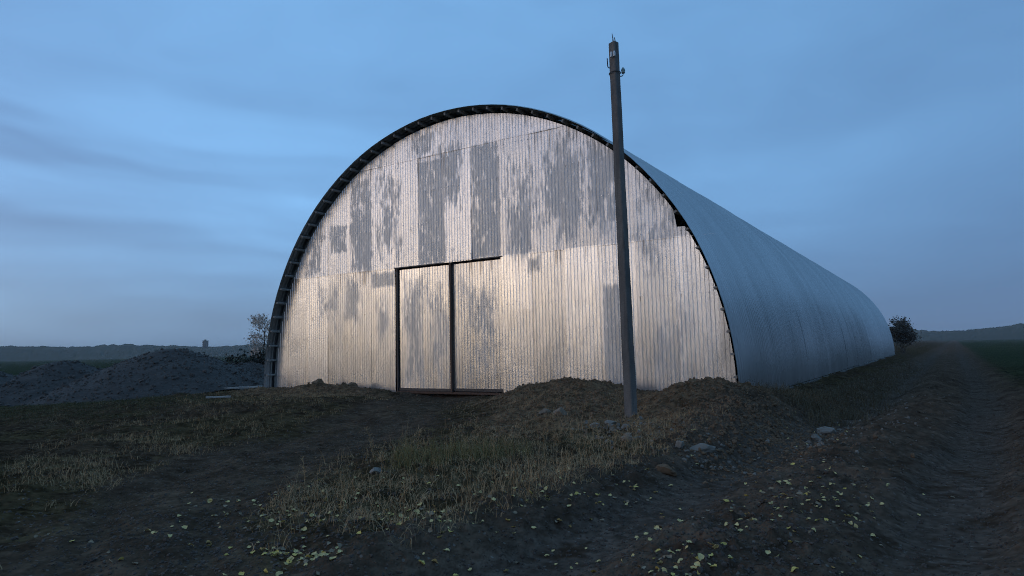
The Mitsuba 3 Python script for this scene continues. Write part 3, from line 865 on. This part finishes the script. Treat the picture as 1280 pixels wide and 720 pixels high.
def weed(x, y, h, seed, label):
    r = np.random.default_rng(seed)
    k = thing('dry_weed', label, 'weed', 'single dry weed stalks')
    z = gz(x, y)
    lean = r.normal(0, 0.10, 2) * h
    t = np.linspace(0, 1, 7)
    st = np.stack([x + lean[0] * t ** 2, y + lean[1] * t ** 2, z - 0.03 + (h + 0.03) * t], 1)
    part(k, 'stem', tube(st, np.linspace(0.006, 0.002, 7) * 0.9, 5), 'straw')
    vs = []
    for i in range(26):
        tt = r.uniform(0.25, 1.0)
        o = np.array([np.interp(tt, t, st[:, j]) for j in range(3)])
        a = r.uniform(0, 6.28)
        ln = r.uniform(0.03, 0.10) * (1.25 - 0.7 * tt)
        e = o + [math.cos(a) * ln, math.sin(a) * ln, ln * r.uniform(0.3, 1.1)]
        vs.append(tube([o, (o + e) / 2 + [0, 0, -0.004], e], [0.002, 0.0018, 0.003], 4))
    part(k, 'twigs', cat(vs), 'straw')


WE = [(8.50, -6.85, 0.36, 'dry weed stalk standing right of the pole foot, the left of a pair'), (8.98, -6.45, 0.42, 'tall thin dry weed in front of the right mound'),
      (9.25, -6.6, 0.28, 'short forked dry weed just right of the tall thin one'), (7.62, -7.0, 0.33, 'dry weed on the slope below the right end of the left mound'),
      (8.0, -7.4, 0.40, 'bent pale weed left of the pole on the grass slope'), (6.2, -8.6, 0.30, 'lone weed left of the tall olive grass'),
      (7.3, -8.6, 0.52, 'tallest weed in the olive-yellow grass tuft'), (7.85, -8.9, 0.34, 'weed at the right end of the olive-yellow grass'),
      (5.2, -8.6, 0.40, 'tall weed near the door track'), (6.3, -10.9, 0.35, 'weed among the leaves at the left end of the grass'), (9.1, -9.0, 0.25, 'small weed by the left road edge')]
for i, (x, y, h, lab) in enumerate(WE):
    weed(x, y, h, 400 + i, lab)


# ------------------------------------------------------------------ fallen leaves
def leaf_mesh(seed):
    r = np.random.default_rng(seed)
    n = 7
    t = np.linspace(0, 1, n)
    w = 0.42 * np.sin(np.pi * t ** 0.8) ** 0.9 + 0.01
    curl, cup = r.uniform(-0.9, 1.6), r.uniform(0.1, 1.3)
    P = []
    for k in (-1, -0.5, 0, 0.5, 1):
        P.append(np.stack([t - 0.5, k * w, cup * 0.5 * (k * w) ** 2 * 2 + curl * 0.35 * (t - 0.4) ** 2 + 0.05 * r.normal(size=n)], 1))
    return grid_mesh(np.stack(P, 0))


LM = [leaf_mesh(900 + k) for k in range(6)]
LEAFPLY = {(k, c): ply(LM[k], c, True) for k in range(6) for c in ('leaf_pale', 'leaf_yellow', 'leaf_tan')}
LSPOT = [  # x, y, sx, sy, weight
    (8.60, -12.97, 0.22, 0.05, 24), (9.0, -13.0, 0.20, 0.05, 14), (6.4, -11.95, 0.5, 0.25, 16), (7.4, -12.2, 0.5, 0.25, 20), (8.6, -11.9, 0.5, 0.25, 26), (9.1, -11.8, 0.35, 0.3, 20),
    (9.5, -11.5, 0.3, 0.4, 10), (9.55, -10.4, 0.35, 0.35, 13), (10.12, -10.0, 0.15, 0.6, 16), (10.05, -12.6, 0.15, 0.15, 9), (11.62, -11.9, 0.13, 0.28, 24), (11.95, -9.8, 0.22, 0.4, 22), (12.28, -9.4, 0.15, 0.45, 18),
    (11.85, -10.5, 0.15, 0.3, 12), (11.55, -10.5, 0.2, 0.3, 8), (11.0, -10.3, 0.3, 0.5, 8), (12.3, -8.2, 0.5, 1.0, 12), (11.95, -8.3, 0.4, 0.8, 8), (12.35, -11.1, 0.3, 0.5, 7), (10.5, -11.5, 0.4, 0.7, 8),
    (7.3, -13.1, 0.8, 0.5, 14), (8.9, -13.5, 0.6, 0.3, 10), (9.0, -9.6, 0.7, 0.6, 10), (7.6, -11.2, 0.8, 0.5, 16), (10.1, -6.8, 0.6, 0.8, 8), (10.9, -4.6, 0.5, 1.0, 8), (11.6, -2.5, 0.5, 1.5, 6), (8.6, -6.6, 0.6, 0.6, 5)]
lw = np.array([s[4] for s in LSPOT], float)
NL, NREST = 290, 520


def leaf_places(n, r, widen):
    k = r.choice(len(LSPOT), size=n, p=lw / lw.sum())
    s = np.array(LSPOT)[k]
    return s[:, :2] + r.normal(size=(n, 2)) * s[:, 2:4] * widen, k


rl = np.random.default_rng(55)
xy, kk = leaf_places(NL + NREST, rl, 1.05)
dist = np.hypot(xy[:, 0] - CAM[0], xy[:, 1] - CAM[1])
size = 0.024 + 0.048 * rl.beta(1.6, 2.2, len(xy))
order = np.argsort(-size / dist + 0.002 * rl.random(len(xy)))
zs = ground(xy[:, 0], xy[:, 1])
rest = {'leaf_pale': [], 'leaf_tan': []}
WHERE = ['in the dense streak on the mud at the bottom left', 'in the dense streak on the mud at the bottom left', 'at the far left end of the grass patch', 'on the left half of the grass patch',
         'at the lower edge of the grass patch', 'at the lower edge of the grass patch', 'where the grass meets the left rut', 'on the grass left of the left rut', 'along the bank of the left rut',
         'in the small cluster at the bottom middle', 'in the cluster on the ridge between the ruts at the bottom', 'on the ridge between the ruts', 'at the upper end of the leafy ridge between the ruts',
         'on the ridge between the ruts', 'beside the leafy ridge in the left rut', 'beside the leafy ridge in the left rut', 'in the right rut below the boulder', 'on the road below the right mound',
         'in the right rut at the bottom right', 'in the left rut near the bottom', 'on the dark mud at the far bottom left', 'on the dark mud at the bottom left edge', 'on the grass near the road edge',
         'in the middle of the grass patch', 'near the white concrete chunk below the right mound', 'at the foot of the right mound', 'by the boulder at the road edge', 'in the grass near the pole foot']



def leaf_tw(i):
    return T().translate([float(xy[i, 0]), float(xy[i, 1]), float(zs[i]) + 0.012]).rotate([0, 0, 1], float(rl.uniform(0, 360))).rotate([1, 0, 0], float(rl.normal(0, 22))).rotate([0, 1, 0], float(rl.normal(0, 18))).scale([float(size[i])] * 3)


for j, i in enumerate(order):
    c = rl.choice(['leaf_pale', 'leaf_yellow', 'leaf_tan'], p=[0.48, 0.27, 0.25])
    m = int(rl.integers(6))
    tw = leaf_tw(i)
    if j < NL:
        d = dict(LEAFPLY[(m, c)])
        d['to_world'] = tw
        key = number('fallen_leaf') if j == 0 else f'fallen_leaf_{j:03d}'
        scene[key] = d
        side = WHERE[kk[i]]
        tone = {'leaf_pale': 'pale cream', 'leaf_yellow': 'yellow', 'leaf_tan': 'tan'}[c]
        labels[key] = {'label': f'{tone} leaf {side}', 'category': 'leaf', 'group': f'{tone} leaves {side}'}
    else:
        v, f = LM[m]
        M = np.array(tw.matrix)
        rest['leaf_tan' if c == 'leaf_tan' else 'leaf_pale'].append(((v @ M[:3, :3].T) + M[:3, 3], f))
for c, name, lab in (('leaf_pale', 'leaf_litter', 'scattered small pale leaves over mud and grass'), ('leaf_tan', 'tan_leaf_litter', 'scattered small tan leaves over mud and grass')):
    nv = len(LM[0][0])
    scene[name] = ply((np.vstack([q[0] for q in rest[c]]), np.vstack([q[1] + k * nv for k, q in enumerate(rest[c])])), c, True)
    labels[name] = {'kind': 'stuff', 'label': lab, 'category': 'leaf litter'}


# ------------------------------------------------------------------ trees and shrubs
def leaf_cloud(centres, n, spread, size, seed):
    r = np.random.default_rng(seed)
    k = r.integers(len(centres), size=n)
    c = centres[k] + r.normal(size=(n, 3)) * spread
    a = r.normal(size=(n, 3)); a /= np.linalg.norm(a, axis=1)[:, None]
    b = np.cross(a, r.normal(size=(n, 3))); b /= np.linalg.norm(b, axis=1)[:, None]
    s = size * r.uniform(0.6, 1.3, (n, 1))
    V = np.stack([c - a * s, c + b * s * 0.6, c + a * s, c - b * s * 0.6], 1)
    i = np.arange(n)[:, None] * 4
    F = np.concatenate([i + [0, 1, 2], i + [0, 2, 3]], 1).reshape(-1, 3)
    return trimesh.Trimesh(V.reshape(-1, 3), F, process=False)


def tree(name, label, ct, base, h, width, trunk_r, leafm, nleaf, lsize, seed, levels=3, first=0.2, group=None):
    r = np.random.default_rng(seed)
    k = thing(name, label, ct, group)
    base = np.array(base, float)
    limbs, tips = [], []
    t = np.linspace(0, 1, 9)
    tr = np.stack([base[0] + 0.04 * h * np.sin(t * 3 + seed), base[1] + 0.03 * h * np.cos(t * 2.3 + seed), base[2] - 0.2 + (h * 0.93 + 0.2) * t], 1)
    limbs.append(tube(tr, trunk_r * (1 - t) ** 0.8 + 0.012, 7))
    for i in range(26):
        tt = r.uniform(first, 0.95)
        o = np.array([np.interp(tt, t, tr[:, j]) for j in range(3)])
        a = r.uniform(0, 6.28)
        ln = width * r.uniform(0.5, 1.0) * (1.15 - 0.75 * abs(tt - 0.45))
        up = r.uniform(0.5, 1.3)
        dirv = np.array([math.cos(a), math.sin(a), up]); dirv /= np.linalg.norm(dirv)
        q = np.linspace(0, 1, 5)[:, None]
        b = o + dirv * ln * q + np.array([0, 0, 0.12 * ln]) * q ** 2
        limbs.append(tube(b, trunk_r * 0.35 * (1 - tt * 0.6) * (1 - q[:, 0] * 0.85), 5))
        tips += [b[2], b[3], b[4], b[4]]
        for _ in range(3):
            o2 = b[r.integers(2, 5)]
            d2 = dirv + r.normal(0, 0.6, 3); d2 /= np.linalg.norm(d2)
            e = o2 + d2 * ln * 0.4
            limbs.append(tube([o2, (o2 + e) / 2, e], [trunk_r * 0.1, trunk_r * 0.07, 0.006], 4))
            tips += [e, (o2 + e) / 2]
    part(k, 'trunk', cat(limbs), 'brown_twig')
    part(k, 'crown', leaf_cloud(np.array(tips), nleaf, 0.10 * width, lsize, seed + 1), leafm)


tree('tree', 'small tree with sparse pale autumn leaves behind the left foot of the hangar', 'tree', (-34.0, 18.6, -0.5), 5.0, 1.5, 0.10, 'crown_leaf', 1500, 0.09, 5, first=0.25)


def shrub(label, x, y, w, h, n, seed, m='dark_leaf', z0=None, ct='shrub', name='shrub', group=None):
    r = np.random.default_rng(seed)
    k = thing(name, label, ct, group)
    z = gz(x, y) if z0 is None else z0
    st, tips = [], []
    for i in range(22):
        a = r.uniform(0, 6.28)
        e = np.array([x, y, z]) + [math.cos(a) * w * r.uniform(0.1, 1), math.sin(a) * w * r.uniform(0.1, 1), h * r.uniform(0.5, 1)]
        o = np.array([x, y, z - 0.1]) + r.normal(0, 0.12 * w, 3) * [1, 1, 0]
        mid = (o + e) / 2 + [0, 0, 0.15 * h]
        st.append(tube([o, mid, e], [0.02, 0.014, 0.005], 5))
        tips += [e, mid, (mid + e) / 2]
    part(k, 'stems', cat(st), 'brown_twig')
    part(k, 'foliage', leaf_cloud(np.array(tips), n, 0.16 * w, 0.06 + 0.03 * w, seed + 3), m)


shrub('dark leafy shrub just left of the pale tree, behind the low heap', -17.3, 4.7, 0.75, 1.60, 900, 21)
shrub('dark shrub right under the pale tree beside the hangar foot', -17.0, 5.6, 0.8, 1.75, 1000, 22)
shrub('small pointed dark shrub in the gap between the gravel heaps', -15.2, 1.5, 0.25, 1.75, 260, 23)
shrub('brown shrub beyond the far right corner of the hangar', 9.2, 73.0, 1.7, 4.0, 5200, 24, 'brown_twig', z0=-0.5)
# a far block on the skyline
x, y, w, z1 = -842, 532, 2.7, 21.0
b = thing('tower_block', 'small dark block of a building far off on the misty skyline above the gravel heaps', 'building')
part(b, 'wall', box(x - w, x + w, y - w, y + w, 0, z1), 'pale_wall')
part(b, 'roof', cat([box(x - w - 0.3, x + w + 0.3, y - w - 0.3, y + w + 0.3, z1, z1 + 0.5), box(x - 1.4, x + 0.6, y - 1, y + 1, z1 + 0.5, z1 + 2.0)]), 'woodland')
for fl in range(6):
    for cx_ in (-1.6, 0, 1.6):
        part(b, 'window', box(x + cx_ - 0.4, x + cx_ + 0.4, y - w - 0.05, y - w + 0.1, 3 + fl * 3, 4.5 + fl * 3), 'dark_pane')

# ------------------------------------------------------------------ rows of trees outside the frame: they shed the leaves and darken what the metal mirrors
def tree_row(name, label, spots, seed, m='row_leaf'):
    r = np.random.default_rng(seed)
    wood, tips = [], []
    for (x, y, h, w) in spots:
        z = gz(x, y)
        t = np.linspace(0, 1, 6)
        tr = np.stack([x + 0.15 * np.sin(3 * t + x), y + 0.15 * np.cos(2 * t + y), z - 0.3 + (h * 0.9 + 0.3) * t], 1)
        wood.append(tube(tr, 0.14 * (1 - t * 0.85), 7))
        for i in range(22):
            tt = r.uniform(0.12, 0.95)
            o = np.array([np.interp(tt, t, tr[:, j]) for j in range(3)])
            a = r.uniform(0, 6.28)
            ln = w * r.uniform(0.5, 1.1) * (1.1 - 0.6 * abs(tt - 0.4))
            e = o + [math.cos(a) * ln, math.sin(a) * ln, ln * r.uniform(0.2, 0.9)]
            wood.append(tube([o, (o + e) / 2 + [0, 0, 0.1], e], [0.04, 0.025, 0.008], 4))
            tips += [(o + e) / 2, e, e * 0.7 + o * 0.3]
    tips = np.array(tips)
    k = thing(name, label, 'trees', kind='stuff')
    part(k, 'trunks', cat(wood), 'brown_twig', kind='stuff')
    part(k, 'leaves', leaf_cloud(tips, len(spots) * 1500, 0.30, 0.13, seed + 2), m, kind='stuff')


thin('row_leaf', (0.04, 0.04, 0.018), (0.16, 0.13, 0.05), 0.8)
rt = np.random.default_rng(12)
tree_row('roadside_trees', 'row of autumn trees along the far side of the road opposite the hangar flank', [(20.5 + rt.normal(0, 0.6), y + rt.normal(0, 0.6), rt.uniform(7.5, 10.0), 2.3) for y in np.arange(-7, 33, 3.3)], 51)
tree_row('windbreak_trees', 'low windbreak of autumn trees across the field facing the gable', [(x + rt.normal(0, 0.8), -66 + 0.12 * x + rt.normal(0, 1.0), rt.uniform(6.0, 8.6), 2.6) for x in np.arange(-74, 40, 3.6)], 52)

# ------------------------------------------------------------------ the evening air: thin mist
scene['dusk_air'] = {'type': 'homogeneous', 'albedo': {'type': 'rgb', 'value': [0.95, 0.95, 0.95]}, 'sigma_t': {'type': 'rgb', 'value': [0.00028] * 3}}
scene['haze'] = {'type': 'cube', 'to_world': T().translate([CAM[0], CAM[1], 22.0]).scale([3100, 3100, 28.0]), 'bsdf': {'type': 'null'},
                 'interior': {'type': 'ref', 'id': 'dusk_air'}}
labels['haze'] = {'kind': 'stuff'}
